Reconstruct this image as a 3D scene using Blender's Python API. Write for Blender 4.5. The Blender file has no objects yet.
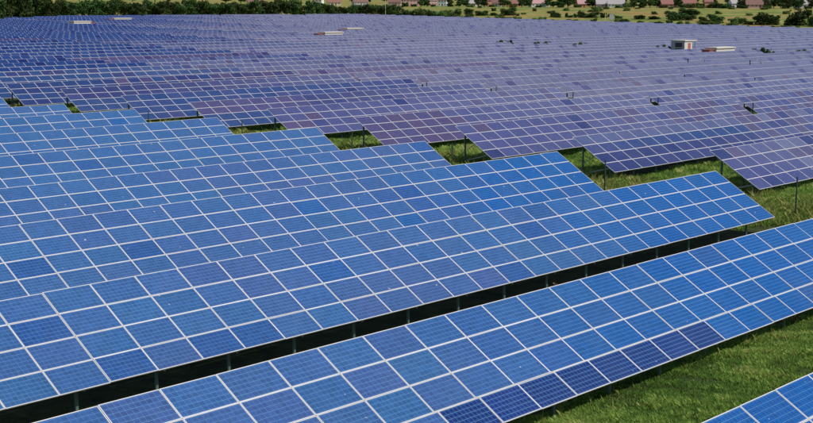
import bpy, math, random
import numpy as np
from mathutils import Matrix, Vector

R = math.radians
random.seed(7)
rng = np.random.default_rng(7)
scene = bpy.context.scene
C = scene.collection

# ------------------------------------------------------------------ camera
CAMZ = 11.6                                     # metres above the near ground
FW = Vector((0.72357001, 0.6716579, -0.15912917))
RT = Vector((0.6806771, -0.73257746, 0.00299193))
UP = Vector((0.11456489, 0.11048045, 0.98725324))
FPX = 1290.947                                  # focal length in pixels of an 813 px wide frame
cam = bpy.data.cameras.new('camera')
cam_o = bpy.data.objects.new('camera', cam)
C.objects.link(cam_o)
m = Matrix((RT, UP, -FW)).transposed().to_4x4()
m.translation = (0, 0, CAMZ)
cam_o.matrix_world = m
cam.sensor_width = 36
cam.lens = 36 * FPX / 813
cam.clip_start = 0.5
cam.clip_end = 6000
scene.camera = cam_o

# ------------------------------------------------------------------ sky and sun
SUN = Vector((0.22, -0.62, 0.75)).normalized()  # direction towards the sun
w = bpy.data.worlds.new('World')
scene.world = w
w.use_nodes = True
nt = w.node_tree
sky = nt.nodes.new('ShaderNodeTexSky')
sky.sky_type = 'NISHITA'
sky.sun_disc = False
sky.sun_elevation = math.asin(SUN.z)
sky.sun_rotation = math.atan2(SUN.x, SUN.y)
sky.air_density = 1.0
sky.dust_density = 0.7
nt.links.new(sky.outputs[0], nt.nodes['Background'].inputs[0])
nt.nodes['Background'].inputs[1].default_value = 0.095
sl = bpy.data.lights.new('sun', 'SUN')
sl.energy = 3.75
sl.angle = R(0.6)
sl.color = (1.0, 0.94, 0.86)
so = bpy.data.objects.new('sun', sl)
so.rotation_euler = SUN.to_track_quat('Z', 'Y').to_euler()
so.location = (0, -50, 80)
C.objects.link(so)
scene.view_settings.view_transform = 'Standard'
scene.view_settings.look = 'None'
scene.view_settings.exposure = 0.0
scene.view_settings.gamma = 1.0


# ------------------------------------------------------------------ helpers
def tag(o, label=None, cat=None, group=None, kind=None):
    if label: o['label'] = label
    if cat: o['category'] = cat
    if group: o['group'] = group
    if kind: o['kind'] = kind
    return o


def link(name, data, parent=None, loc=(0, 0, 0), rot=(0, 0, 0)):
    o = bpy.data.objects.new(name, data)
    o.location = loc
    o.rotation_euler = rot
    if parent is not None:
        o.parent = parent
    C.objects.link(o)
    return o


def pixel_dir(u, v):
    return FW + RT * ((u - 406.5) / FPX) - UP * ((v - 211.5) / FPX)


def project(x, y, z):
    P = Vector((x, y, z - CAMZ))
    d = P.dot(FW)
    if d < 1: return None
    return 406.5 + FPX * P.dot(RT) / d, 211.5 - FPX * P.dot(UP) / d, d


class MB:
    """collects shapes for one mesh"""
    def __init__(s):
        s.v, s.f, s.mi = [], [], []

    def quad(s, a, b, c, d, mi=0):
        n = len(s.v); s.v += [a, b, c, d]; s.f.append((n, n+1, n+2, n+3)); s.mi.append(mi)

    def poly(s, pts, mi=0):
        n = len(s.v); s.v += list(pts); s.f.append(tuple(range(n, n+len(pts)))); s.mi.append(mi)

    def box(s, x0, x1, y0, y1, z0, z1, mi=0):
        n = len(s.v)
        s.v += [(x0,y0,z0),(x1,y0,z0),(x1,y1,z0),(x0,y1,z0),(x0,y0,z1),(x1,y0,z1),(x1,y1,z1),(x0,y1,z1)]
        for q in ((0,3,2,1),(4,5,6,7),(0,1,5,4),(1,2,6,5),(2,3,7,6),(3,0,4,7)):
            s.f.append(tuple(n+k for k in q)); s.mi.append(mi)

    def bar(s, a, b, w, h, mi=0):
        """box profile from a to b"""
        a, b = Vector(a), Vector(b)
        d = (b-a).normalized()
        side = d.cross(Vector((0,0,1)))
        if side.length < .05: side = Vector((1,0,0))
        side.normalize(); up = side.cross(d).normalized()
        n = len(s.v)
        for p in (a, b):
            for sx, sy in ((-1,-1),(1,-1),(1,1),(-1,1)):
                s.v.append(tuple(p + side*(sx*w/2) + up*(sy*h/2)))
        for q in ((0,1,2,3),(7,6,5,4),(0,4,5,1),(1,5,6,2),(2,6,7,3),(3,7,4,0)):
            s.f.append(tuple(n+k for k in q)); s.mi.append(mi)

    def tube(s, pts, rad, seg=6, mi=0):
        n0 = len(s.v)
        for k, (p, r_) in enumerate(zip(pts, rad)):
            p = Vector(p)
            d = (Vector(pts[min(k+1, len(pts)-1)]) - Vector(pts[max(k-1, 0)])).normalized()
            a = d.orthogonal().normalized(); b = d.cross(a)
            for q in range(seg):
                t = 2*math.pi*q/seg
                s.v.append(tuple(p + a*(r_*math.cos(t)) + b*(r_*math.sin(t))))
        for k in range(len(pts)-1):
            for q in range(seg):
                i = n0+k*seg+q; j = n0+k*seg+(q+1) % seg
                s.f.append((i, j, j+seg, i+seg)); s.mi.append(mi)
        s.f.append(tuple(n0+(len(pts)-1)*seg+q for q in range(seg))); s.mi.append(mi)

    def mesh(s, name, mats):
        me = bpy.data.meshes.new(name)
        me.from_pydata(s.v, [], s.f)
        for mt in (mats if isinstance(mats, (list, tuple)) else [mats]): me.materials.append(mt)
        me.polygons.foreach_set('material_index', s.mi)
        me.update()
        return me


class NT:
    """short-hand for building node materials"""
    def __init__(s, name):
        s.m = bpy.data.materials.new(name); s.m.use_nodes = True
        s.t = s.m.node_tree; s.b = s.t.nodes['Principled BSDF']; s.out = s.t.nodes['Material Output']

    def n(s, typ, **kw):
        nd = s.t.nodes.new(typ)
        for k, v in kw.items(): setattr(nd, k, v)
        return nd

    def l(s, a, b): s.t.links.new(a, b)

    def math(s, op, a, b=None, c=None, clamp=False):
        nd = s.n('ShaderNodeMath', operation=op, use_clamp=clamp)
        for k, x in enumerate((a, b, c)):
            if x is None: continue
            if isinstance(x, (int, float)): nd.inputs[k].default_value = x
            else: s.l(x, nd.inputs[k])
        return nd.outputs[0]

    def mix(s, fac, a, b, blend='MIX'):
        nd = s.n('ShaderNodeMix', data_type='RGBA', blend_type=blend)
        for sock, x in ((nd.inputs[0], fac), (nd.inputs[6], a), (nd.inputs[7], b)):
            if isinstance(x, (int, float)): sock.default_value = x
            elif isinstance(x, tuple): sock.default_value = (*x, 1) if len(x) == 3 else x
            else: s.l(x, sock)
        return nd.outputs[2]

    def noise(s, vec, scale, detail=3, rough=.55):
        nd = s.n('ShaderNodeTexNoise'); nd.inputs['Scale'].default_value = scale
        nd.inputs['Detail'].default_value = detail; nd.inputs['Roughness'].default_value = rough
        if vec is not None: s.l(vec, nd.inputs['Vector'])
        return nd.outputs['Fac']

    def ramp(s, fac, stops):
        nd = s.n('ShaderNodeValToRGB'); e = nd.color_ramp.elements
        while len(e) > 1: e.remove(e[-1])
        e[0].position = stops[0][0]; e[0].color = (*stops[0][1], 1)
        for pos, col in stops[1:]:
            q = e.new(pos); q.color = (*col, 1)
        s.l(fac, nd.inputs[0]); return nd.outputs[0]

    def set(s, **kw):
        for k, v in kw.items():
            sock = s.b.inputs[k.replace('_', ' ')]
            if isinstance(v, (int, float)): sock.default_value = v
            elif isinstance(v, tuple): sock.default_value = (*v, 1)
            else: s.l(v, sock)
        return s.m


def simple(name, col, rough=.6, metal=0., var=.15, scale=3.):
    t = NT(name)
    tc = t.n('ShaderNodeTexCoord').outputs['Object']
    f = t.noise(tc, scale, 4)
    dark = tuple(c*(1-var) for c in col); lite = tuple(min(1, c*(1+var)) for c in col)
    return t.set(Base_Color=t.ramp(f, ((.3, dark), (.7, lite))), Roughness=rough, Metallic=metal)


# ------------------------------------------------------------------ materials
def glass_shade(t, col):
    """dusty anti-reflective module glass"""
    tc = t.n('ShaderNodeTexCoord').outputs['Object']
    rn = t.noise(tc, 2.2, 3)
    rough = t.math('MULTIPLY_ADD', rn, .14, .10)
    return t.set(Base_Color=col, Roughness=rough, IOR=1.36)


def make_panel_mat():
    t = NT('solar_cells')
    tc = t.n('ShaderNodeTexCoord')
    sp = t.n('ShaderNodeSeparateXYZ'); t.l(tc.outputs['Object'], sp.inputs[0])
    oi = t.n('ShaderNodeObjectInfo')
    cx = t.math('MULTIPLY_ADD', sp.outputs[0], 1/.1572, 5.0)
    cy = t.math('MULTIPLY_ADD', sp.outputs[1], 1/.1535, 3.0)
    fx = t.math('FRACT', cx); fy = t.math('FRACT', cy)
    ex = t.math('ABSOLUTE', t.math('SUBTRACT', fx, .5)); ey = t.math('ABSOLUTE', t.math('SUBTRACT', fy, .5))
    gx = t.math('GREATER_THAN', ex, .468); gy = t.math('GREATER_THAN', ey, .456)
    gap = t.math('MAXIMUM', t.math('MULTIPLY', gx, .7), gy)
    bb = t.math('LESS_THAN', t.math('ABSOLUTE', t.math('SUBTRACT', ey, .22)), .016)   # bus bars
    line = t.math('MAXIMUM', gap, t.math('MULTIPLY', bb, .55))
    # per-cell tint
    cell = t.n('ShaderNodeCombineXYZ')
    t.l(t.math('FLOOR', cx), cell.inputs[0]); t.l(t.math('FLOOR', cy), cell.inputs[1]); t.l(t.math('MULTIPLY', oi.outputs['Random'], 97.), cell.inputs[2])
    wn = t.n('ShaderNodeTexWhiteNoise', noise_dimensions='3D'); t.l(cell.outputs[0], wn.inputs['Vector'])
    # crystal grain of polycrystalline cells
    off = t.n('ShaderNodeVectorMath', operation='ADD'); t.l(tc.outputs['Object'], off.inputs[0]); t.l(cell.outputs[0], off.inputs[1])
    vo = t.n('ShaderNodeTexVoronoi'); vo.inputs['Scale'].default_value = 34; t.l(off.outputs[0], vo.inputs['Vector'])
    vs = t.n('ShaderNodeSeparateColor'); t.l(vo.outputs['Color'], vs.inputs[0])
    k = t.math('MULTIPLY_ADD', wn.outputs['Value'], .22, .80)
    k = t.math('ADD', k, t.math('MULTIPLY_ADD', vs.outputs[0], .24, -.06))
    kc = t.n('ShaderNodeCombineColor')
    for q in range(3): t.l(k, kc.inputs[q])
    base = t.mix(1., oi.outputs['Color'], kc.outputs[0], 'MULTIPLY')
    lcol = t.mix(.5, oi.outputs['Color'], (.20, .47, .76))
    col = t.mix(t.math('MULTIPLY', line, oi.outputs['Alpha'], clamp=True), base, lcol)
    # dust: a thin pale film, heavier in soft patches
    geo = t.n('ShaderNodeNewGeometry')
    du = t.noise(geo.outputs['Position'], .55, 5, .65)
    dust = t.math('MULTIPLY', t.math('SUBTRACT', du, .42, clamp=True), .13)
    rim = t.math('MULTIPLY', t.math('SUBTRACT', -.40, sp.outputs[1], clamp=True), 1.3)
    dust = t.math('ADD', dust, t.math('MULTIPLY', rim, t.noise(geo.outputs['Position'], 3.5, 3)))
    col = t.mix(dust, col, (.30, .30, .30))
    drop = t.math('GREATER_THAN', t.noise(geo.outputs['Position'], 4.3, 2, .5), .768)
    col = t.mix(t.math('MULTIPLY', drop, .55), col, (.62, .62, .60))
    return glass_shade(t, col)


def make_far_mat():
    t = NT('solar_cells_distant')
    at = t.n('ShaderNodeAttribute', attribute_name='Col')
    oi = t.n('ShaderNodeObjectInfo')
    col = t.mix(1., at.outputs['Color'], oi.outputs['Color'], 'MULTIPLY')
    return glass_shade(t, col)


M = {}
M['cells'] = make_panel_mat()
M['far_cells'] = make_far_mat()
M['alu'] = simple('anodised_aluminium', (.68, .655, .65), .45, .0, .08, 5)
M['backsheet'] = simple('white_backsheet', (.62, .62, .62), .6, 0, .05)
M['steel'] = simple('galvanised_post', (.10, .16, .145), .55, .1, .25, 6)
M['steel_light'] = simple('galvanised_rail', (.33, .37, .36), .5, .1, .2, 6)
M['pole_green'] = simple('dark_green_paint', (.025, .06, .045), .5, 0, .2, 5)
M['black'] = simple('black_plastic', (.015, .017, .016), .5)


def ground_mat():
    t = NT('grassland')
    g = t.n('ShaderNodeNewGeometry').outputs['Position']
    a = t.noise(g, .9, 6, .62); b = t.noise(g, .06, 4); c = t.noise(g, .022, 5, .6)
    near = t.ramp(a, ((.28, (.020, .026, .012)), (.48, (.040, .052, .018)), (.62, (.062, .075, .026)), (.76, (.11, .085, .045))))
    meadow = t.ramp(c, ((.40, (.10, .18, .032)), (.47, (.22, .26, .055)), (.53, (.35, .27, .09)), (.58, (.40, .22, .09))))
    m2 = t.ramp(b, ((.35, (.10, .17, .035)), (.65, (.36, .31, .10))))
    meadow = t.mix(.45, meadow, m2)
    fine = t.noise(g, .35, 5, .7)
    meadow = t.mix(1., meadow, t.ramp(fine, ((.3, (.62, .62, .62)), (.7, (1.2, 1.2, 1.2)))), 'MULTIPLY')
    at = t.n('ShaderNodeAttribute', attribute_name='meadow')
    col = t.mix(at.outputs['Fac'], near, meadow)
    bp = t.n('ShaderNodeBump'); bp.inputs['Distance'].default_value = .25; bp.inputs['Strength'].default_value = .8
    t.l(a, bp.inputs['Height'])
    t.l(bp.outputs[0], t.b.inputs['Normal'])
    return t.set(Base_Color=col, Roughness=.95, Specular_IOR_Level=.1)


def leaf_mat(name, cols, trans=.25):
    t = NT(name)
    at = t.n('ShaderNodeAttribute', attribute_name='rnd')
    oi = t.n('ShaderNodeObjectInfo')
    col = t.ramp(at.outputs['Fac'], cols)
    hs = t.n('ShaderNodeHueSaturation')
    t.l(t.math('MULTIPLY_ADD', oi.outputs['Random'], .06, .465), hs.inputs['Hue'])
    t.l(t.math('MULTIPLY_ADD', oi.outputs['Random'], .75, .62), hs.inputs['Value'])
    t.l(col, hs.inputs['Color'])
    t.set(Base_Color=hs.outputs[0], Roughness=.7, Specular_IOR_Level=.2)
    tr = t.n('ShaderNodeBsdfTranslucent'); t.l(hs.outputs[0], tr.inputs[0])
    mx = t.n('ShaderNodeMixShader'); mx.inputs[0].default_value = trans
    t.l(t.b.outputs[0], mx.inputs[1]); t.l(tr.outputs[0], mx.inputs[2]); t.l(mx.outputs[0], t.out.inputs[0])
    return t.m


M['ground'] = ground_mat()
M['grass'] = leaf_mat('grass_blades', ((0, (.08, .16, .026)), (.35, (.17, .29, .052)), (.62, (.27, .39, .08)), (.85, (.42, .50, .13)), (1, (.54, .48, .20))), .45)
M['leaf'] = leaf_mat('tree_leaves', ((0, (.022, .048, .012)), (.5, (.046, .092, .020)), (1, (.10, .15, .034))))
M['leaf_lite'] = leaf_mat('shrub_leaves', ((0, (.050, .090, .020)), (.5, (.10, .165, .035)), (1, (.19, .24, .065))))
M['weed'] = leaf_mat('weed_leaves', ((0, (.10, .19, .03)), (.6, (.24, .31, .065)), (1, (.46, .44, .15))), .3)
M['bark'] = simple('bark', (.09, .07, .05), .9, 0, .3, 4)


# ------------------------------------------------------------------ terrain
def sstep(t):
    t = np.clip(t, 0, 1); return t*t*(3-2*t)


def top_line(x, y):
    """height of the tables' top edge above z = 0, measured from the photograph"""
    x = np.asarray(x, float); y = np.asarray(y, float)
    t = 2.95 + np.zeros_like(x + y)
    t = t + .30*sstep((y-60)/70)*(1-sstep((x-70)/120))
    ramp = np.where(y > 165, (y-165)*.0137, 0) - np.where(y > 165, .28*(1-np.exp(-(y-165)/20.)), 0)
    t = t + np.maximum(ramp, 0)
    t = t + .25*np.sin((y-190)/26.)*sstep((y-190)/60)*(1-sstep((x-230)/120))
    return t


TABLE_H = 2.85


def ground_z(x, y):
    x = np.asarray(x, float); y = np.asarray(y, float)
    g = top_line(x, np.minimum(y, 455)) - TABLE_H
    e = np.maximum(np.maximum(x-492, y-466), 0)
    lev = np.interp(e, [0, 120, 250, 420, 600, 1000, 2600], [1.5, 4.3, 7.2, 9.7, 12.5, 21., 50.])
    k = sstep(e/120)
    g = g*(1-k) + lev*k
    g = g + .05*np.sin(x*.7+y*.3)*np.sin(y*.5-x*.2)
    return g


xs = np.unique(np.concatenate([np.arange(-80, 130, 2.0), np.arange(130, 500, 6.), np.arange(500, 900, 12.), np.linspace(900, 3200, 40), [-400, -250, -150]]))
ys = np.unique(np.concatenate([np.arange(-40, 130, 2.0), np.arange(130, 480, 6.), np.arange(480, 900, 12.), np.linspace(900, 3200, 40), [-400, -250, -150, -90]]))
GX, GY = np.meshgrid(xs, ys, indexing='xy')
GZ = ground_z(GX, GY)
nx, ny = len(xs), len(ys)
me = bpy.data.meshes.new('ground')
idx = np.arange(nx*ny).reshape(ny, nx)
faces = np.stack([idx[:-1, :-1], idx[:-1, 1:], idx[1:, 1:], idx[1:, :-1]], -1).reshape(-1, 4)
me.from_pydata(np.stack([GX, GY, GZ], -1).reshape(-1, 3).tolist(), [], faces.tolist())
at = me.attributes.new('meadow', 'FLOAT', 'POINT')
E_ = np.maximum(GX-484, GY-456)
at.data.foreach_set('value', sstep(E_/10).ravel().astype(np.float32))
me.materials.append(M['ground'])
me.polygons.foreach_set('use_smooth', np.ones(len(faces), bool))
tag(link('ground', me), kind='structure')

# ------------------------------------------------------------------ solar tables
PW, PS = 1.66, 1.01                  # panel pitch along the row and up the slope
PX, PY, PT = 1.648, .999, .035       # panel size
TILT = R(30.786)
CT, ST = math.cos(TILT), math.sin(TILT)
FRW = .021                           # frame width

b = MB()
b.quad((-PX/2+.01, -PY/2+.01, -.006), (PX/2-.01, -PY/2+.01, -.006), (PX/2-.01, PY/2-.01, -.006), (-PX/2+.01, PY/2-.01, -.006), 0)
b.quad((-PX/2+.01, PY/2-.01, -.03), (PX/2-.01, PY/2-.01, -.03), (PX/2-.01, -PY/2+.01, -.03), (-PX/2+.01, -PY/2+.01, -.03), 1)
PANEL = b.mesh('panel', [M['cells'], M['backsheet']])
b = MB()
hx, hy = PX/2, PY/2
b.box(-hx, hx, -hy, -hy+FRW, -PT, 0); b.box(-hx, hx, hy-FRW, hy, -PT, 0)
b.box(-hx, -hx+FRW, -hy+FRW, hy-FRW, -PT, 0); b.box(hx-FRW, hx, -hy+FRW, hy-FRW, -PT, 0)
FRAME = b.mesh('frame', M['alu'])
# both in one mesh for the panels too small to show a frame of their own
b = MB()
b.quad((-hx+FRW, -hy+FRW, -.006), (hx-FRW, -hy+FRW, -.006), (hx-FRW, hy-FRW, -.006), (-hx+FRW, hy-FRW, -.006), 0)
b.quad((-hx, hy, -PT), (hx, hy, -PT), (hx, -hy, -PT), (-hx, -hy, -PT), 1)
o4 = [(-hx, -hy), (hx, -hy), (hx, hy), (-hx, hy)]; i4 = [(-hx+FRW, -hy+FRW), (hx-FRW, -hy+FRW), (hx-FRW, hy-FRW), (-hx+FRW, hy-FRW)]
for q in range(4):
    r_ = (q+1) % 4
    b.quad((*o4[q], 0), (*o4[r_], 0), (*i4[r_], 0), (*i4[q], 0), 2)
    b.quad((*o4[q], -PT), (*o4[r_], -PT), (*o4[r_], 0), (*o4[q], 0), 2)
PANEL_MID = b.mesh('panel_small', [M['cells'], M['backsheet'], M['alu']])

POST_DX = 2.766
FRONT_Y, REAR_Y = .55, 2.75          # post positions behind the low edge


def slope_z(y, zl): return zl + y*ST/CT


# support pieces (origin at the ground, low edge at local z = LOWZ)
LOWZ = .80
b = MB(); b.box(-.045, .045, FRONT_Y-.035, FRONT_Y+.035, -.5, slope_z(FRONT_Y, LOWZ)-.16); FRONT_POST = b.mesh('front_post', M['steel'])
b = MB(); b.box(-.06, .06, REAR_Y-.04, REAR_Y+.04, -.5, slope_z(REAR_Y, LOWZ)-.16); REAR_POST = b.mesh('rear_post', M['steel'])
b = MB(); b.bar((0, .1, slope_z(.1, LOWZ)-.14), (0, 3.36, slope_z(3.36, LOWZ)-.14), .05, .09); RAFTER = b.mesh('rafter', M['steel_light'])
b = MB(); b.bar((.04, REAR_Y-.05, .42), (.04, FRONT_Y+.1, slope_z(FRONT_Y+.1, LOWZ)-.22), .05, .07); BRACE = b.mesh('brace', M['steel_light'])
b = MB(); b.bar((-.05, REAR_Y-.05, 1.1), (-.05, REAR_Y-.95, slope_z(REAR_Y-.95, LOWZ)-.2), .04, .04); STRUT = b.mesh('strut', M['steel_light'])
PURLIN = {}


def purlin(n):
    if n not in PURLIN:
        q = MB(); q.box(.05, n*PW-.05, -.03, .03, -.10, -.04)
        PURLIN[n] = q.mesh('purlin', M['steel_light'])
    return PURLIN[n]


def hsv(h, s, v):
    import colorsys
    return colorsys.hsv_to_rgb(h, s, v)


# panel tints: (base colours in linear light)
U = random.uniform
def hue(c, k): return (c[0]*(1+U(-k, k)*2), c[1]*(1+U(-k, k)), c[2]*(1+U(-k, k)*.7), U(.6, .85))
def tint_vivid(): return hue((.0015, .076, .295), .035)
def tint_blue(): return hue((.032, .100, .270), .035)
def tint_violet(): return hue((.046, .084, .250), .035)
def tint_deep(): return hue((.016, .066, .240), .04)
def tint_dark(): return (.006, .022, .150, 1.15)


def lerp3(a, b, t, alpha=.45): return tuple(p*(1-t)+q*t for p, q in zip(a, b))+(alpha,)


def jit(c, k=.08):
    q = 1+random.uniform(-k, k)
    return (c[0]*q, c[1]*q, c[2]*q, c[3])


def left_tint(name, x, j, col):
    r_ = random.random()
    if name == 'B' and j == 0 and 37.1-13.4 < x < 37.1: return jit(tint_dark(), .12)
    viv = {'A': -5., 'B': 31, 'C': 45, 'D': 49, 'E': 70, 'F': 90, 'G': 90}.get(name, 90)
    ph = ord(name)*2.3
    wob = math.sin(x*.31+ph+j*.8)*math.sin(x*.13-ph+j*.5)                    # batches drift slowly along a row
    p = float(sstep((x-viv+7)/15. + .18*wob + random.gauss(0, .07)))
    q = min(1, max(0, .30+.45*wob+random.gauss(0, .22)))
    if name in 'FGHIJ': q *= .35
    bl, vi, vv = tint_blue(), tint_violet(), tint_vivid()
    base = lerp3(bl[:3], vi[:3], q)
    c = lerp3(base[:3], vv[:3], p, bl[3])
    r_ = random.random()
    if r_ > .965: c = lerp3(c[:3], tint_deep()[:3], .8, bl[3])
    elif r_ > .95: c = lerp3(c[:3], vv[:3], .6, bl[3])
    return jit(c, .045)


NAVY, DEEP, INDIGO, PLUM, SLATE, PALE = (.018, .019, .115), (.014, .040, .155), (.052, .052, .175), (.074, .047, .125), (.112, .112, .222), (.128, .133, .228)  # PALE carries grazing sky reflection in its base colour


def right_tint(n, x, j):
    """module batches: j counts panel rows from the low edge"""
    r_ = random.random(); q = random.random(); sm = .5+.5*math.sin(x*.21+n*1.7+j*.9)
    if n == 1:
        c = lerp3(INDIGO, SLATE, .55*sm) if r_ < .58 else lerp3(NAVY, INDIGO, q*.5) if r_ < .76 else lerp3(PLUM, SLATE, .2+q*.3) if r_ < .9 else lerp3(SLATE, PALE, q)
    elif n == 2 and x < 92:
        c = lerp3(DEEP, SLATE, .55+.3*q) if j == 3 else lerp3(DEEP, INDIGO, q) if j == 2 else lerp3(NAVY, INDIGO, .5*q)
    elif n == 2:
        c = lerp3(PLUM, SLATE, .5*q) if r_ < .42 else lerp3(INDIGO, SLATE, .5*q) if r_ < .72 else lerp3(NAVY, INDIGO, q) if r_ < .86 else lerp3(SLATE, PALE, q) if r_ < .97 else (.012, .09, .36, .4)
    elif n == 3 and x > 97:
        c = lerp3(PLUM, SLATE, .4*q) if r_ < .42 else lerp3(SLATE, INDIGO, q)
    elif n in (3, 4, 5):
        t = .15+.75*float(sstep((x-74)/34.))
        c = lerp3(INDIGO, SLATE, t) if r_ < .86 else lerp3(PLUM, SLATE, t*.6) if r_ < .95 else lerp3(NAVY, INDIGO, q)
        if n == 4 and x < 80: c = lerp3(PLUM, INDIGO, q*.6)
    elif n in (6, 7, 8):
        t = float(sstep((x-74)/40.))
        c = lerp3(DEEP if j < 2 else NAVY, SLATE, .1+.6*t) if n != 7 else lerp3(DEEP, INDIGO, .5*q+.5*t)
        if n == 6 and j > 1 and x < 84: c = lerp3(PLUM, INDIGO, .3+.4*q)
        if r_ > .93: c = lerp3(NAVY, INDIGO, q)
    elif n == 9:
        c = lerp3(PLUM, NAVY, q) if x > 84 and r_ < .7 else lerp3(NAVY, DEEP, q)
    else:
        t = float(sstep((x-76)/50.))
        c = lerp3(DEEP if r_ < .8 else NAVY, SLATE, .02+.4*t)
    return jit(c, .06)


ORD = ['zeroth', 'first', 'second', 'third', 'fourth', 'fifth', 'sixth', 'seventh', 'eighth', 'ninth', 'tenth', 'eleventh', 'twelfth', 'thirteenth',
       'fourteenth', 'fifteenth', 'sixteenth', 'seventeenth', 'eighteenth', 'nineteenth', 'twentieth', 'twenty-first', 'twenty-second', 'twenty-third',
       'twenty-fourth', 'twenty-fifth', 'twenty-sixth', 'twenty-seventh', 'twenty-eighth', 'twenty-ninth', 'thirtieth', 'thirty-first', 'thirty-second',
       'thirty-third', 'thirty-fourth', 'thirty-fifth', 'thirty-sixth', 'thirty-seventh', 'thirty-eighth', 'thirty-ninth', 'fortieth', 'forty-first', 'forty-second']


def near_table(x_left, y_top, z_top, ncol, label, group, tint, sub=True, row_off=None, struts=True):
    """a table whose panels, posts and rails are objects of their own"""
    yl = y_top - 4*PS*CT
    zl = z_top - 4*PS*ST
    zb = zl - LOWZ                               # table origin: near the ground
    root = link('solar_table', None, None, (x_left, yl, zb))
    root.empty_display_size = .5
    tag(root, label, 'solar table', group)
    sag = [random.gauss(0, .006) for _ in range(ncol//4+2)]
    for j in range(4):
        off = row_off[j] if row_off else 0
        for i in range(ncol):
            xx = (i+.5)*PW + off
            p = link('panel', PANEL if sub else PANEL_MID, root, (xx, (j+.5)*PS*CT, LOWZ+(j+.5)*PS*ST+sag[i//4]+random.gauss(0, .003)),
                     (TILT+R(random.gauss(0, .12)), R(random.gauss(0, .10)), 0))
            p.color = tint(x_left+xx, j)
            if sub: link('frame', FRAME, p)
    for q in (.35, 1.6, 2.35, 3.6):
        link('purlin', purlin(ncol), root, (0, q*PS*CT, LOWZ+q*PS*ST), (TILT, 0, 0))
    n = int((ncol*PW-.5)/POST_DX)
    x0 = .3
    for k in range(n+1):
        x = x0 + k*POST_DX
        link('front_post', FRONT_POST, root, (x, 0, 0)); link('rear_post', REAR_POST, root, (x, 0, 0))
        link('rafter', RAFTER, root, (x, 0, 0))
        if struts:
            link('brace', BRACE, root, (x, 0, 0)); link('strut', STRUT, root, (x, 0, 0))
    return root


# --- the left-hand block: rows A (nearest) to J
LEFT = [('A', 60.23, 13.41, 2.78, 'nearest solar table of vivid blue panels, cut off by the bottom right corner'),
        ('B', 60.34, 23.72, 2.81, 'long blue solar table with a run of dark navy panels along its low edge'),
        ('C', 60.14, 33.76, 3.00, 'long blue solar table whose right tip ends beside the grass alley, third row from front'),
        ('D', 60.66, 44.38, 3.15, 'blue solar table of the fourth row, left of the grass alley'),
        ('E', 60.50, 54.60, 3.00, 'blue solar table of the fifth row, left of the grass alley'),
        ('F', 60.65, 64.80, 3.18, 'light blue solar table of the sixth row, left of the grass alley'),
        ('G', 60.70, 75.60, 3.20, 'light blue solar table of the seventh row, left of the grass alley'),
        ('H', 60.80, 86.10, 3.20, 'light blue solar table of the eighth row, left of the grass alley'),
        ('I', 60.60, 96.00, 3.10, 'light blue solar table of the ninth row, left of the grass alley'),
        ('J', 60.10, 105.2, 3.18, 'light blue solar table tip of the tenth row at the left picture edge')]
for nm, xr, yt, zt, lab in LEFT:
    n = 36
    while n > 8 and (lambda q: q is not None and q[0] < -130)(project(xr-(n-1)*PW, yt, zt)): n -= 1
    near_table(xr-n*PW, yt, zt, n, lab, 'blue solar tables left of the grass alley',
               lambda x, j, nm=nm: left_tint(nm, x, j, 0), sub=nm in 'ABCDE', row_off=(.12, 0, 0, 0) if nm == 'B' else None,
               struts=nm in 'ABC')

# --- the right-hand field: rows by sections of 24 panels
NC = 24
SEC = [70.40 + k*40.85 for k in range(4)] + [243.0 + k*41.05 for k in range(4)] + [416.5]
RZ = {1: 2.75, 2: 2.85, 3: 2.88, 4: 2.87, 5: 2.98, 6: 2.95, 7: 3.02, 8: 3.18}


def far_mesh(ncol, seed):
    rr = random.Random(seed)
    q = MB(); cols = []
    q.box(0, ncol*PW, 0, 4*PS, -.045, -.012, 1)
    cols += [(1, 1, 1)]*6
    for j in range(4):
        for i in range(ncol):
            x0 = i*PW+.029; x1 = (i+1)*PW-.029; y0 = j*PS+.026; y1 = (j+1)*PS-.026
            q.quad((x0, y0, 0), (x1, y0, 0), (x1, y1, 0), (x0, y1, 0), 0)
            u = rr.random()
            c = (1, 1, 1) if u < .88 else (.6, .55, .78) if u < .94 else (.95, .78, .80) if u < .965 else (1.15, 1.15, 1.1)
            g = 1+rr.uniform(-.08, .08)
            cols.append(tuple(v*g for v in c))
    me = q.mesh('panel_array', [M['far_cells'], M['alu']])
    a = me.attributes.new('Col', 'FLOAT_COLOR', 'FACE')
    a.data.foreach_set('color', np.array([(*c, 1) for c in cols], np.float32).ravel())
    return me


def support_mesh(ncol):
    q = MB()
    n = int((ncol*PW-.5)/POST_DX)
    for k in range(n+1):
        x = .3+k*POST_DX
        q.box(x-.05, x+.05, FRONT_Y-.035, FRONT_Y+.035, -.6, slope_z(FRONT_Y, LOWZ)-.06)
        q.box(x-.06, x+.06, REAR_Y-.04, REAR_Y+.04, -.6, slope_z(REAR_Y, LOWZ)-.06)
        q.bar((x, .1, slope_z(.1, LOWZ)-.10), (x, 3.36, slope_z(3.36, LOWZ)-.10), .05, .08)
    return q.mesh('support_frame', M['steel'])


FAR = {NC: [far_mesh(NC, s) for s in range(7)]}
SUP = {NC: support_mesh(NC)}
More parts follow.
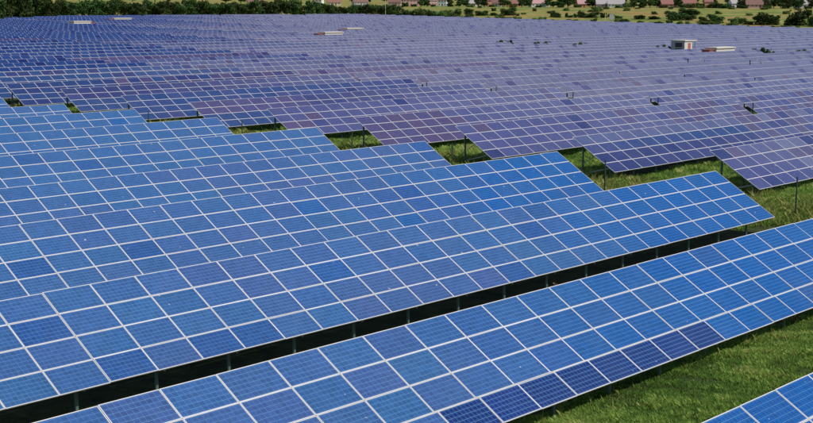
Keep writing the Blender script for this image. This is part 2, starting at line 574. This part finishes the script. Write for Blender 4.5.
# transformer stations stand between rows; nothing is skipped for them
for n in range(1, 43):
    yt = 40.0 + 10.3*(n-1)
    for s, xl in enumerate(SEC):
        nc = NC
        zt = float(top_line(xl+20, yt))
        if s == 0 and n in RZ: zt = RZ[n]
        elif s == 1 and n in RZ: zt = RZ[n]*.5+zt*.5
        a = project(xl, yt, zt); c = project(xl+nc*PW, yt, zt)
        if a is None or c is None: continue
        if c[0] < -40 or a[0] > 860: continue
        if n > {2: 37, 3: 38, 4: 40}.get(s, 41): continue
        d = min(a[2], c[2])
        side = RT.x - (a[0]-406.5)/FPX*FW.x
        spacing = PW*FPX*side/a[2]
        where = ('beside the grass alley' if s == 0 else ORD[s+1]+' section right of the grass alley')
        kind = 'purple-blue' if n < 9 else 'lavender-blue' if s > 0 else 'deep blue'
        lab = f'{kind} solar table in the {ORD[n]} row back, {where}'
        grp = 'solar tables of the wide field right of the grass alley'
        if (s == 0 and n <= 11) or (s == 1 and n <= 4):
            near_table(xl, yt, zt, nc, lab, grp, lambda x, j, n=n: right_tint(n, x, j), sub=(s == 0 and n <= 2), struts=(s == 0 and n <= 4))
            continue
        root = link('solar_table', None, None, (xl, yt-4*PS*CT, zt-4*PS*ST-LOWZ))
        tag(root, lab, 'solar table', grp)
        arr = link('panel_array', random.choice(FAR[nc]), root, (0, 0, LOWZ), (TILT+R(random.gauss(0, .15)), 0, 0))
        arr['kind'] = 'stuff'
        # tint with sky reflection painted in: deep blue left, greyer lavender right
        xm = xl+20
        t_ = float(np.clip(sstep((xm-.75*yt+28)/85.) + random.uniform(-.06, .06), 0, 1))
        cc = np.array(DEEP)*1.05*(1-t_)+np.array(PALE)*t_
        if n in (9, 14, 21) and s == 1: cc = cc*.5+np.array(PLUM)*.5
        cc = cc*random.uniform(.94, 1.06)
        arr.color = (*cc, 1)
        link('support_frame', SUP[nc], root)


# ------------------------------------------------------------------ ordinals for labels
def ordinal(n):
    if n < len(ORD): return ORD[n]
    tens = {4: 'forty', 5: 'fifty', 6: 'sixty', 7: 'seventy', 8: 'eighty', 9: 'ninety'}[n//10]
    tie = {4: 'fortieth', 5: 'fiftieth', 6: 'sixtieth', 7: 'seventieth', 8: 'eightieth', 9: 'ninetieth'}[n//10]
    return tie if n % 10 == 0 else tens+'-'+ORD[n % 10]


def on_ground(u, e):
    """point seen in the direction of picture column u that lies e metres beyond the field's edge"""
    d = pixel_dir(u, 3.4)
    t = min((492+e)/d.x, (466+e)/d.y)
    x, y = d.x*t, d.y*t
    return x, y, float(ground_z(x, y)), t


# ------------------------------------------------------------------ grass
def blades(name, boxes, label, mat):
    """tufts of three to four blades: boxes = (x0, x1, y0, y1, tufts per m2, height, width)"""
    V, F, RN = [], [], []
    nv = 0
    for x0, x1, y0, y1, dens, hh, ww in boxes:
        n = int((x1-x0)*(y1-y0)*dens)
        x = rng.uniform(x0, x1, n); y = rng.uniform(y0, y1, n)
        # patchiness: random clumps of about half a metre
        cg = rng.normal(0, .45, (400, 400)); cg = (cg+np.roll(cg, 1, 0)+np.roll(cg, 1, 1))/1.5
        cl = cg[(x/.33).astype(int) % 400, (y/.33).astype(int) % 400]
        pz = np.sin(x*1.3+np.sin(y*.9)*2)*np.sin(y*1.1+np.sin(x*.7)*2)
        pz2 = np.sin(x*.37+1.3*np.sin(y*.23))*np.sin(y*.41-x*.2)
        hscale = hh*(.6+.3*pz+.2*pz2+.55*cl+rng.uniform(0, .5, n)).clip(.2)
        tone = (.43+.15*pz+.20*pz2+.26*cl+rng.normal(0, .10, n))
        z = ground_z(x, y)
        for k in range(4):
            a = rng.uniform(0, 2*np.pi, n); lean = rng.uniform(.1, 1.0, n)*hscale
            cx = x+rng.normal(0, .05, n); cy = y+rng.normal(0, .05, n)
            dx, dy = np.cos(a), np.sin(a)
            wv = ww*rng.uniform(.6, 1.3, n)
            h = hscale*rng.uniform(.6, 1.1, n)
            p0 = np.stack([cx-dy*wv, cy+dx*wv, z-.02], -1); p1 = np.stack([cx+dy*wv, cy-dx*wv, z-.02], -1)
            p2 = np.stack([cx+dx*lean*.5+dy*wv*.7, cy+dy*lean*.5-dx*wv*.7, z+h*.7], -1); p3 = np.stack([cx+dx*lean, cy+dy*lean, z+h], -1)
            V.append(np.stack([p0, p1, p2, p3], 1).reshape(-1, 3))
            F.append((np.arange(n*4).reshape(n, 4)+nv)); nv += n*4
            RN.append((tone+rng.normal(0, .10, n)).clip(0, 1))
    V = np.concatenate(V); F = np.concatenate(F); RN = np.concatenate(RN)
    me = bpy.data.meshes.new(name)
    me.vertices.add(len(V)); me.vertices.foreach_set('co', V.astype(np.float32).ravel())
    me.loops.add(F.size); me.loops.foreach_set('vertex_index', F.astype(np.int32).ravel())
    me.polygons.add(len(F)); me.polygons.foreach_set('loop_start', np.arange(0, F.size, 4, dtype=np.int32))
    me.update(calc_edges=True)
    a = me.attributes.new('rnd', 'FLOAT', 'FACE'); a.data.foreach_set('value', RN.astype(np.float32))
    me.materials.append(mat)
    return tag(link(name, me), label, 'grass', kind='stuff')


blades('grass', [(22, 62, 13.5, 21.2, 260, .14, .011), (62, 72, 18, 32, 130, .17, .014), (59.8, 73, 32, 70, 100, .20, .018), (59.8, 74, 70, 125, 50, .28, .03),
                 (73, 112, 32.5, 37.6, 70, .22, .02), (73, 92, 40, 47.8, 60, .22, .02), (73, 86, 50, 78, 45, .24, .024), (74, 84, 78, 125, 26, .28, .03), (14, 22, 13.5, 21.2, 120, .14, .012), (109, 113, 40, 110, 40, .3, .03)],
       'green meadow grass in the lanes between the solar tables', M['grass'])
blades('tall_weeds', [(61, 72.5, 24, 60, 11, .42, .013), (60.5, 74, 60, 125, 9, .50, .018), (66, 72, 26, 33, 14, .5, .014), (24, 60, 14.5, 20.5, 3.5, .26, .010), (22, 60, 20.2, 20.8, 6, .3, .012), (110.2, 111.8, 40, 140, 5, .5, .03)],
       'yellowish tall weeds in the grass alley', M['weed'])


# ------------------------------------------------------------------ foliage
def crown_mesh(name, seed, lobes, n, leaf, mat, spread=1.):
    """many leaf-clump faces filling uneven lobes; unit tree: height 1"""
    rr = np.random.default_rng(seed)
    V, RN = [], []
    for (cx, cy, cz, rx, rz, wgt) in lobes:
        k = int(n*wgt)
        d = rr.normal(size=(k, 3)); d /= np.linalg.norm(d, axis=1)[:, None]
        rad = rr.uniform(.25, 1., k)**.45
        bump = 1+.22*np.sin(d[:, 0]*7+seed)*np.sin(d[:, 1]*6+2*seed)+.15*np.sin(d[:, 2]*9+seed)
        c = np.stack([cx+d[:, 0]*rad*rx*bump, cy+d[:, 1]*rad*rx*bump, cz+d[:, 2]*rad*rz*bump], -1)
        # leaf quad frame
        nn = d+rr.normal(size=(k, 3))*.7; nn /= np.linalg.norm(nn, axis=1)[:, None]
        t = np.cross(nn, rr.normal(size=(k, 3))); t /= np.linalg.norm(t, axis=1)[:, None]; bt = np.cross(nn, t)
        s = leaf*rr.uniform(.5, 1.3, k)[:, None]
        V.append(np.stack([c-t*s-bt*s*.6, c+t*s*.3-bt*s, c+t*s+bt*s*.5, c-t*s*.4+bt*s], 1).reshape(-1, 3))
        RN.append((.45+rr.normal(0, .2, k)+rr.normal(0, .12)).clip(0, 1))
    V = np.concatenate(V); RN = np.concatenate(RN)
    V[:, 2] = np.maximum(V[:, 2], .015)
    F = np.arange(len(V)).reshape(-1, 4)
    me = bpy.data.meshes.new(name)
    me.from_pydata(V.tolist(), [], F.tolist())
    a = me.attributes.new('rnd', 'FLOAT', 'FACE'); a.data.foreach_set('value', RN.astype(np.float32))
    me.materials.append(mat); me.update()
    return me


def trunk_mesh(seed, h=.55, r0=.035):
    rr = random.Random(seed); q = MB()
    q.tube([(0, 0, -.06), (.01, 0, h*.4), (rr.uniform(-.03, .03), rr.uniform(-.03, .03), h), (0, 0, h*1.5)], [r0, r0*.75, r0*.5, r0*.12], 7)
    for k in range(5):
        a = rr.uniform(0, 6.28); z = h*rr.uniform(.45, 1.); l = rr.uniform(.16, .3)
        q.tube([(0, 0, z), (math.cos(a)*l*.5, math.sin(a)*l*.5, z+l*.4), (math.cos(a)*l, math.sin(a)*l, z+l*.9)], [r0*.45, r0*.3, r0*.1], 5)
    return q.mesh('trunk', M['bark'])


def tree_lobes(seed):
    rr = random.Random(seed); L = [(0, 0, .55, .26, .36, .30)]
    for k in range(8):
        a = k*2.4+rr.uniform(-.4, .4); z = rr.uniform(.25, .85); r_ = rr.uniform(.12, .30)*(1.15-abs(z-.5))
        L.append((math.cos(a)*r_, math.sin(a)*r_, z, rr.uniform(.12, .19), rr.uniform(.10, .16), .0875))
    return L


def bush_lobes(seed):
    rr = random.Random(seed); L = [(0, 0, .36, .36, .44, .34), (0, 0, .12, .42, .14, .16)]
    for k in range(7):
        a = k*2.4+rr.uniform(-.5, .5); z = rr.uniform(.12, .75); r_ = rr.uniform(.15, .36)
        L.append((math.cos(a)*r_, math.sin(a)*r_, z, rr.uniform(.13, .2), rr.uniform(.13, .22), .094))
    return L


TREES = [(crown_mesh('crown', s, tree_lobes(s), 1700, .034, M['leaf']), trunk_mesh(s)) for s in range(6)]
BUSHES = [(crown_mesh('crown', 20+s, bush_lobes(20+s), 1500, .040, M['leaf' if s % 2 else 'leaf_lite']), trunk_mesh(20+s, .35, .03)) for s in range(6)]


def plant(kind, name, x, y, z, width, height, label, cat, group, k=None):
    src = (TREES if kind == 'tree' else BUSHES)
    cr, tr = src[random.randrange(len(src)) if k is None else k % len(src)]
    root = link(name, None, None, (x, y, z-.05), (0, 0, random.uniform(0, 6.28)))
    root.scale = (width, width, height)
    tag(root, label, cat, group)
    link('trunk', tr, root); link('crown', cr, root)
    return root


# the dense belt of trees behind the far left of the field
us = []
u = -16
while u < 462:
    us.append(u); u += random.uniform(5.5, 9.5)
for k, u in enumerate(us):
    x, y, z, t = on_ground(u, random.uniform(-2, 16) if u > 26 else random.uniform(-40, -22))
    ppm = FPX/(Vector((x, y, 0)).dot(FW))
    topv = (-6+random.uniform(-3, 4)) if u < 45 else (.5+random.uniform(-4., 3.) if u < 135 else 2.4+random.uniform(-4, 2.5) if u < 330 else 4.5+random.uniform(-1.5, 2.5) if u < 398 else 8.3+random.uniform(-1.5, 1.8))
    h = CAMZ-(topv-3.4)/ppm - z
    wd = random.uniform(1.05, 1.55)*(7.5 if u < 398 else 6.5)
    plant('tree' if u < 398 else 'bush', 'belt_tree', x, y, z, wd, h*1.04, f'{ordinal(k+1)} tree from the left in the dense belt behind the solar field', 'tree', 'tree belt behind the solar field')

# bushes on the meadow slope: picture columns, top and base line
BUSH = [(464, 474, 8.0, 14), (474, 489, 10, 15.5), (491, 496.5, 7.5, 11), (490, 498, 12.2, 15.5), (500, 508, 8, 15.5), (504, 517, 6.5, 15.5), (516, 520, 13, 16),
        (550, 555, 10, 17.2), (553, 561.5, 11.3, 17.3), (565, 568.5, 12, 17.4), (568, 573, 14.8, 17.5), (574, 577, 13, 17.5), (578, 587, 10, 17.6), (586, 599, 11, 17.8), (591, 603, 5.8, 11.5),
        (600, 607, 11.8, 17.8), (615, 623, 15.2, 18.5), (634, 646, 14.4, 19), (648, 661, 15.5, 19.2), (667, 687, 10.2, 20.3), (678, 701, 8, 15), (685, 694, 14.4, 20.2), (699, 709, 16, 21.4),
        (709, 725, 13.8, 23.4), (730, 746, 16.8, 23.8), (744, 755, 20, 24.4), (753, 773, 11.5, 24.6), (763, 777, 18.3, 25), (771, 781, 13.8, 25), (787, 810, 7.8, 25.6), (808, 820, 12.8, 26.4)]
LOOK = ['round', 'spreading', 'small', 'low', 'leafy', 'broad', 'tiny', 'slim']
for k, (u0, u1, v0, v1) in enumerate(BUSH):
    um = (u0+u1)/2
    # distance where the slope is seen at the base line
    best = None
    for e in np.arange(1, 260, 3.):
        x, y, z, t = on_ground(um, e)
        pv = project(x, y, z)[1]
        if best is None or abs(pv-v1) < best[0]: best = (abs(pv-v1), x, y, z)
    _, x, y, z = best
    ppm = FPX/(Vector((x, y, 0)).dot(FW))
    vb = project(x, y, z)[1]
    wd = (u1-u0)/ppm/.78; h = (vb-v0)/ppm*1.06
    plant('bush', 'bush', x, y, z, wd, h, f'{ordinal(k+1)} bush from the left on the meadow slope beyond the panels', 'bush', 'bushes on the meadow slope', k=(1 if u0 in (771, 464, 634) else 0 if u0 in (763,) else None))


# low scrub along the fence line of the field
for k in range(34):
    u = 458+k*10.6+random.uniform(-4, 4)
    x, y, z, t = on_ground(u, random.uniform(2, 26))
    plant('bush', 'scrub', x, y, z, random.uniform(4, 9), random.uniform(1.6, 3.2), f'{ordinal(k+1)} low scrub from the left along the far field edge', 'scrub', 'scrub along the far field edge')
# scattered scrub higher on the slope
for k in range(26):
    u = 470+k*13.2+random.uniform(-5, 5)
    x, y, z, t = on_ground(u, random.uniform(90, 330))
    plant('bush', 'hillside_scrub', x, y, z, random.uniform(4, 8), random.uniform(1.2, 2.6), f'{ordinal(k+1)} small scrub from the left higher on the meadow slope', 'scrub', 'scrub higher on the slope', k=random.choice((0, 2, 4)))

# added shrub forms standing in for thin dark gaps in the second alley
for k, (u, v, wpx, kk) in enumerate(((500, 40.8, 9, 1), (510, 40.4, 8, 3), (536, 43.2, 8, 1), (544, 42.6, 8, 0), (578, 43.4, 9, 0), (657, 47.0, 7, 3), (759, 50.6, 11, 1), (769, 50.0, 11, 3), (803, 53.2, 12, 1), (665, 46.2, 9, 0))):
    d = pixel_dir(u, v); t = 238./d.x
    x, y = d.x*t, d.y*t
    z = float(ground_z(x, y)); ppm = FPX/t
    h = CAMZ+d.z*t-z+.55
    plant('bush', 'gap_standin_shrub', x, y, z, wpx/ppm*1.5, max(h, 3.4), f'added shrub form standing in for a dark gap in the far alley, {ordinal(k+1)} of the ten', 'shrub', 'stand-ins for dark gaps in the far alley', k=kk)


# ------------------------------------------------------------------ houses of the village
WALL = {}
def wallmat(col, nm):
    if nm not in WALL: WALL[nm] = simple(nm, col, .85, 0, .08, .8)
    return WALL[nm]


M['win'] = simple('window_glass', (.03, .035, .04), .12)
M['wframe'] = simple('white_window_frame', (.75, .74, .72), .5)
M['door'] = simple('brown_door', (.14, .07, .04), .6)


def window_mesh():
    q = MB()
    q.box(-.55, .55, -.06, .02, -.6, .6, 0)
    q.box(-.46, -.03, -.075, -.055, -.51, .51, 1); q.box(.03, .46, -.075, -.055, -.51, .51, 1)
    q.box(-.65, .65, -.14, .0, -.68, -.605, 0)
    return q.mesh('window', [M['wframe'], M['win']])


def door_mesh():
    q = MB(); q.box(-.5, .5, -.07, .02, 0, 2.1, 0); q.box(-.58, .58, -.05, .02, 0, 2.18, 0); q.box(.34, .40, -.13, -.07, .95, 1.1, 0)
    return q.mesh('door', M['door'])


WIN, DOOR = window_mesh(), door_mesh()


def house(u, e, wd, dp, hw, hr, wall, roof, rot, label, chimney=True):
    x, y, z, t = on_ground(u, e)
    yaw = math.atan2(-FW.x, FW.y)*1.0 + rot          # local -Y faces the camera when rot = 0
    root = link('house', None, None, (x, y, z), (0, 0, yaw))
    tag(root, label, 'house', 'village houses along the ridge')
    q = MB(); X, Y = wd/2, dp/2
    q.box(-X, X, -Y, Y, -1.5, hw, 0)
    q.poly([(-X, -Y, hw), (-X, Y, hw), (-X, 0, hw+hr)][::-1]); q.poly([(X, -Y, hw), (X, Y, hw), (X, 0, hw+hr)])
    link('wall', q.mesh('wall', wallmat(*wall)), root)
    q = MB(); o = .45; th = .18; k = hr/Y
    for sg in (-1, 1):
        a = [(-X-o, sg*(Y+o), hw-o*k), (X+o, sg*(Y+o), hw-o*k), (X+o, 0, hw+hr), (-X-o, 0, hw+hr)]
        top = [(p[0], p[1], p[2]+th) for p in a]; bot = [(p[0], p[1], p[2]+.02) for p in a]
        if sg > 0: top, bot = top[::-1], bot[::-1]
        q.poly(top); q.poly(bot[::-1])
        for i in range(4): q.quad(bot[i], bot[(i+1) % 4], top[(i+1) % 4], top[i])
    r_ = link('roof', q.mesh('roof', wallmat(*roof)), root)
    if chimney:
        q = MB(); q.box(-.35, .35, -.3, .3, -1.2, 1.0); q.box(-.42, .42, -.37, .37, 1.0, 1.12)
        link('chimney', q.mesh('chimney', wallmat((.35, .2, .15), 'chimney_brick')), r_, (X*.45, Y*.25, hw+hr*.85))
    nw = max(2, int(wd/2.6))
    floors = 2 if hw > 4.5 else 1
    for fl in range(floors):
        for i in range(nw):
            xx = -X+(i+.5)*wd/nw
            if fl == 0 and i == nw//2:
                link('door', DOOR, root, (xx, -Y-.01, 0)); continue
            link('window', WIN, root, (xx, -Y-.01, 1.6+2.8*fl))
    for sg, rz in ((-1, -math.pi/2), (1, math.pi/2)):
        for fl in range(floors): link('window', WIN, root, (sg*(X+.01), 0, 1.6+2.8*fl), (0, 0, rz))
    return root


PINK = ((.62, .38, .34), 'pink_plaster'); CREAM = ((.66, .55, .42), 'cream_plaster'); WHITE = ((.78, .76, .72), 'white_plaster')
ORANGE = ((.62, .30, .14), 'orange_brick'); BRICK = ((.34, .17, .13), 'red_brick'); GREY = ((.45, .43, .42), 'grey_plaster')
RRED = ((.27, .12, .10), 'red_roof'); RBRN = ((.20, .11, .09), 'brown_roof'); RGRY = ((.38, .35, .35), 'grey_roof'); RPNK = ((.46, .27, .26), 'faded_red_roof')
HOUSES = [(255, 400, 13, 9, 3.2, 3, CREAM, RBRN, .2, 'cream house peeping over the tree belt, furthest left'),
          (318, 400, 9, 8, 5.2, 3, WHITE, RRED, -.2, 'white house at the right end of the tall tree belt'),
          (334, 410, 12, 9, 3.0, 3, CREAM, RRED, .1, 'cream house with red roof above the low trees'),
          (360, 420, 14, 9, 3.2, 3, GREY, RBRN, .3, 'grey house with brown roof left of the pale tall mast'),
          (395, 415, 12, 9, 3.4, 3, PINK, RBRN, -.1, 'pink house just right of the pale tall mast'),
          (411, 400, 15, 9, 5.6, 3, PINK, RRED, .05, 'tall pink house with red roof at the start of the village'),
          (432, 405, 8, 8, 5.2, 3, PINK, RPNK, .2, 'narrow pink house with faded roof in the village'),
          (443, 400, 8, 8, 5.4, 3, WHITE, RRED, -.2, 'narrow white house with red roof in the village'),
          (474, 395, 10, 8, 2.8, 2.5, WHITE, RGRY, .1, 'low white house with grey roof among dark trees'),
          (490.5, 395, 6, 7, 5.4, 2.5, ORANGE, RRED, .1, 'slim orange brick house with red roof'),
          (497, 390, 8, 8, 3.2, 2.8, CREAM, RBRN, -.2, 'cream house right of the slim orange one'),
          (514.5, 385, 11, 8, 2.6, 2.6, ORANGE, RRED, .0, 'long low orange brick house'),
          (539, 380, 15, 10, 3.0, 4.0, WHITE, RPNK, .15, 'wide white house with faded roof between tree clumps'),
          (583, 375, 10, 9, 2.8, 4.0, ORANGE, RPNK, .1, 'orange walled house with pale roof, left of the pink one'),
          (603.5, 372, 12, 9, 2.7, 3.6, PINK, RGRY, .0, 'pink house with two dark windows and grey roof'),
          (616, 372, 13, 9, 2.8, 3.4, WHITE, RGRY, -.1, 'white house with pale roof right of the pink one'),
          (668, 378, 12, 9, 2.8, 3.4, BRICK, RRED, .1, 'red brick house with red roof, left of a dark tree'),
          (688, 384, 11, 9, 3.6, 4.0, CREAM, RRED, .0, 'cream house under a bright red roof behind dark trees'),
          (708, 375, 6, 7, 4.6, 2.6, ORANGE, RRED, .0, 'narrow orange house standing between dark trees'),
          (735, 376, 8, 8, 3.4, 3, WHITE, RGRY, .2, 'small white gabled house right of dark trees'),
          (757, 378, 17, 10, 2.6, 4, PINK, RBRN, -.05, 'long house with brown roof, furthest right but one'),
          (806, 380, 13, 10, 3.0, 4, GREY, RGRY, .1, 'grey house at the right picture edge')]
for a in HOUSES: house(*a)

# trees between the houses
VT = [(405, 1.5), (421, 0), (427, -1), (450, -2), (459, 0), (466, -1), (478, -3), (484, -2), (503, -3), (507, -1), (522, -3), (529, -2), (548, -3), (553, 0), (560, -3), (568, -4), (574, -4), (590, -3), (595, -2),
      (628, 1), (634, 0), (644, -4), (650, -1), (657, -3), (678, -4), (684, 2.5), (692, 2), (699, 1), (713, 1.5), (719, 1), (726, 1.5), (731, 3), (741, -2), (744, 3), (767, -3), (774, -4), (781, -5), (788, -4), (794, -5), (799, -3), (812, -3)]
for k, (u, tv) in enumerate(VT):
    x, y, z, t = on_ground(u, 366+random.uniform(-12, 16))
    ppm = FPX/(Vector((x, y, 0)).dot(FW))
    h = CAMZ-(tv-3.4)/ppm - z
    plant('tree' if tv < 1 else 'bush', 'village_tree', x, y, z, random.uniform(8, 11), max(h, 3), f'{ordinal(k+1)} dark tree from the left between the village houses', 'tree', 'trees between the village houses')
for k in range(40):
    u = 400+k*10.5+random.uniform(-4, 4)
    x, y, z, t = on_ground(u, random.uniform(352, 372) if k % 2 else random.uniform(420, 470))
    plant('bush' if k % 2 else 'tree', 'garden_tree', x, y, z, random.uniform(6, 10), random.uniform(2.2, 3.6) if k % 2 else random.uniform(7, 10), f'{ordinal(k+1)} garden tree from the left around the village houses', 'tree', 'garden trees of the village')
# woods on the rise behind, so that the ridge is closed
for k in range(46):
    u = -10+k*18+random.uniform(-4, 4)
    x, y, z, t = on_ground(u, random.uniform(520, 640))
    plant('tree', 'distant_tree', x, y, z, random.uniform(12, 16), random.uniform(8, 12), f'{ordinal(k+1)} tree from the left on the rise behind the village', 'tree', 'trees on the rise behind the village')


# ------------------------------------------------------------------ stations, masts and poles
M['station'] = simple('white_sheet_metal', (.64, .60, .54), .5, 0, .05, 1.5)
M['station_grey'] = simple('grey_sheet_metal', (.40, .40, .41), .5, 0, .08, 1.5)
M['red'] = simple('red_paint', (.34, .11, .09), .5, 0, .1, 2)
M['redbrown'] = simple('faded_red_door', (.42, .13, .10), .6, 0, .1, 2)
M['louvre'] = simple('dark_louvre', (.03, .03, .04), .5)


def station(x, y, length, depth, height, label, red_at=-1):
    """prefabricated transformer station: body, roof slab, doors with louvres, red housing at one end"""
    z = float(ground_z(x, y))
    root = link('transformer_station', None, None, (x, y, z))
    tag(root, label, 'station', 'transformer stations between the rows')
    X, Y = length/2, depth/2
    q = MB(); q.box(-X, X, -Y, Y, -.3, height-.18); link('body', q.mesh('body', M['station']), root)
    q = MB(); q.box(-X-.15, X+.15, -Y-.2, Y+.2, height-.18, height); q.box(-X+.2, X-.2, -Y+.2, Y-.2, height, height+.06); link('roof', q.mesh('roof', M['station']), root)
    for k in (-.55, 0., .55):
        q = MB(); q.box(-.5, .5, -.04, .01, .1, 2.3); d = link('door', q.mesh('door', M['redbrown']), root, (k*X, -Y-.01, 0))
        q = MB()
        for i in range(5): q.box(-.32, .32, -.07, -.04, 1.4+i*.14, 1.48+i*.14)
        link('louvre', q.mesh('louvre', M['louvre']), d)
    q = MB(); q.box(-.8, .8, -.8, .8, -.3, height*.86); q.box(-.9, .9, -.9, .9, height*.86, height*.9)
    link('switch_housing', q.mesh('switch_housing', M['red']), root, (red_at*(X+1.15), 0, 0))
    return root


station(224.6, 126.2, 7.0, 2.4, 3.4, 'white transformer station with red end right of the grey cabin')
station(229.0, 239.0, 6.2, 2.4, 3.35, 'white transformer station in mid field with a dull red end at its left')
station(267.5, 270.0, 6.6, 2.4, 3.2, 'pale transformer station just behind the mid-field one')
station(229.5, 352.6, 6.2, 2.6, 3.5, 'white transformer station with an orange-red end far left near the tree belt', 1)
station(266.0, 383.2, 7.2, 2.4, 3.3, 'faint pale transformer station near the tree belt')

cz = float(ground_z(238, 141))
root = link('control_cabin', None, None, (238.3, 142.9, cz))
tag(root, 'small grey and white control cabin with red door in the middle of the field', 'cabin')
q = MB(); q.box(-1.5, 1.5, -1.6, 1.6, -.3, 4.0); link('body', q.mesh('body', M['station']), root)
q = MB(); q.box(-1.53, -1.503, -1.6, 1.6, -.3, 3.98); link('shaded_side_skin', q.mesh('shaded_side_skin', M['station_grey']), root)  # grey skin puts the shade of this side into its colour
q = MB(); q.box(-1.7, 3.0, -1.8, 1.8, 4.0, 4.2); link('roof', q.mesh('roof', M['station']), root)
q = MB(); q.box(2.7, 2.85, -1.7, -1.55, -.3, 4.0); q.box(2.7, 2.85, 1.55, 1.7, -.3, 4.0); link('canopy_post', q.mesh('canopy_post', M['station_grey']), root)
q = MB(); q.box(-.5, .5, -.05, .0, 1.5, 3.6); link('door', q.mesh('door', M['redbrown']), root, (.35, -1.603, 0))
for zc in (2.0, 3.2):
    q = MB(); q.box(-.06, 0, -.8, .8, -.45, .45); link('window', q.mesh('window', M['louvre']), root, (-1.535, -.2, zc))


def pole(name, x, y, h, r0, mat, label, cat, group=None, z=None):
    z = float(ground_z(x, y)) if z is None else z
    root = link(name, None, None, (x, y, z)); tag(root, label, cat, group)
    q = MB(); q.tube([(0, 0, -.3), (0, 0, h*.5), (0, 0, h)], [r0, r0, r0*.9], 8); link('shaft', q.mesh('shaft', mat), root)
    q = MB(); q.tube([(0, 0, 0), (0, 0, .03), (0, 0, .06)], [r0*1.25, r0*1.25, r0*.4], 8); link('cap', q.mesh('cap', mat), root, (0, 0, h))
    return root


for k, (x, y) in enumerate(((65.3, 31.7), (64.2, 43.4), (64.9, 56.1), (66.3, 67.0), (65.6, 78.6), (65.5, 90.8))):
    pole('marker_pole', x, y, 2.25, .045, M['pole_green'], f'thin dark green pole in the grass alley, {ordinal(k+1)} from the front', 'pole', 'poles along the grass alley')
for k in range(5):
    y = 58.6+10.3*k
    pole('cable_pole', 110.85, y, 2.35, .05, M['black'], f'short black pole in a gap between tables right of the alley, {ordinal(k+1)} from the front', 'pole', 'black poles in the section gap')
for k, (u, v) in enumerate(((688, 61), (750, 62.5))):
    d = pixel_dir(u, v); t = 8.55/-d.z
    pole('cable_pole', d.x*t, d.y*t, 3.3, .08, M['black'], f'{["left", "right"][k]} short black pole rising above the panels below the grey cabin', 'pole', 'black poles below the cabin')

x, y, z, t = on_ground(385.5, 3)
pole('mast', x, y, 10.5, .12, M['station'], 'pale tall mast in front of the tree belt', 'mast')
x, y, z, t = on_ground(605.5, 4)
pole('lamp_mast', x, y, 6.2, .12, wallmat((.7, .6, .3), 'yellow_paint'), 'yellowish mast beside dark bushes at the field edge', 'mast')
x, y, z, t = on_ground(612, 10)
root = link('notice_board', None, None, (x, y, z), (0, 0, math.atan2(-FW.x, FW.y)))
tag(root, 'grey box on two legs on the slope right of the yellowish mast', 'board')
q = MB(); q.box(-1., 1., -.25, .25, 2.4, 5.); link('box', q.mesh('box', M['station_grey']), root)
for sx in (-.8, .8):
    q = MB(); q.box(sx-.08, sx+.08, -.08, .08, -.3, 2.4); link('leg', q.mesh('leg', M['station_grey']), root)


# ------------------------------------------------------------------ dried weed under the second table
def weed(x, y, h, n, label):
    z = float(ground_z(x, y)); rr = random.Random(int(x*10))
    root = link('dried_weed', None, None, (x, y, z)); tag(root, label, 'weed')
    q = MB(); lv = MB()
    for k in range(n):
        a = rr.uniform(0, 6.28); l = h*rr.uniform(.6, 1.1); ox = math.cos(a)*l*.4; oy = math.sin(a)*l*.4
        q.tube([(0, 0, -.05), (ox*.4, oy*.4, l*.5), (ox, oy, l)], [.012, .009, .004], 4)
        for i in range(9):
            f = rr.uniform(.3, 1); c = Vector((ox*f, oy*f, l*f)); d = Vector((rr.gauss(0, 1), rr.gauss(0, 1), rr.gauss(0, .6))).normalized()*.09; s_ = d.orthogonal().normalized()*.025
            lv.quad(tuple(c), tuple(c+d*.5+s_), tuple(c+d), tuple(c+d*.5-s_))
    link('stem', q.mesh('stem', M['bark']), root)
    me = lv.mesh('leaves', M['dry']); link('leaves', me, root)


M['dry'] = simple('dried_leaves', (.28, .17, .08), .8, 0, .3, 8)
for u, v, h, lab in ((793, 324, .85, 'reddish dried weed under the low edge of the second table'), (562, 305, .9, 'dried weed in the dark gap under the third table')):
    d = pixel_dir(u, v); t = 11.5/-d.z
    weed(d.x*t, d.y*t, h, 9, lab)
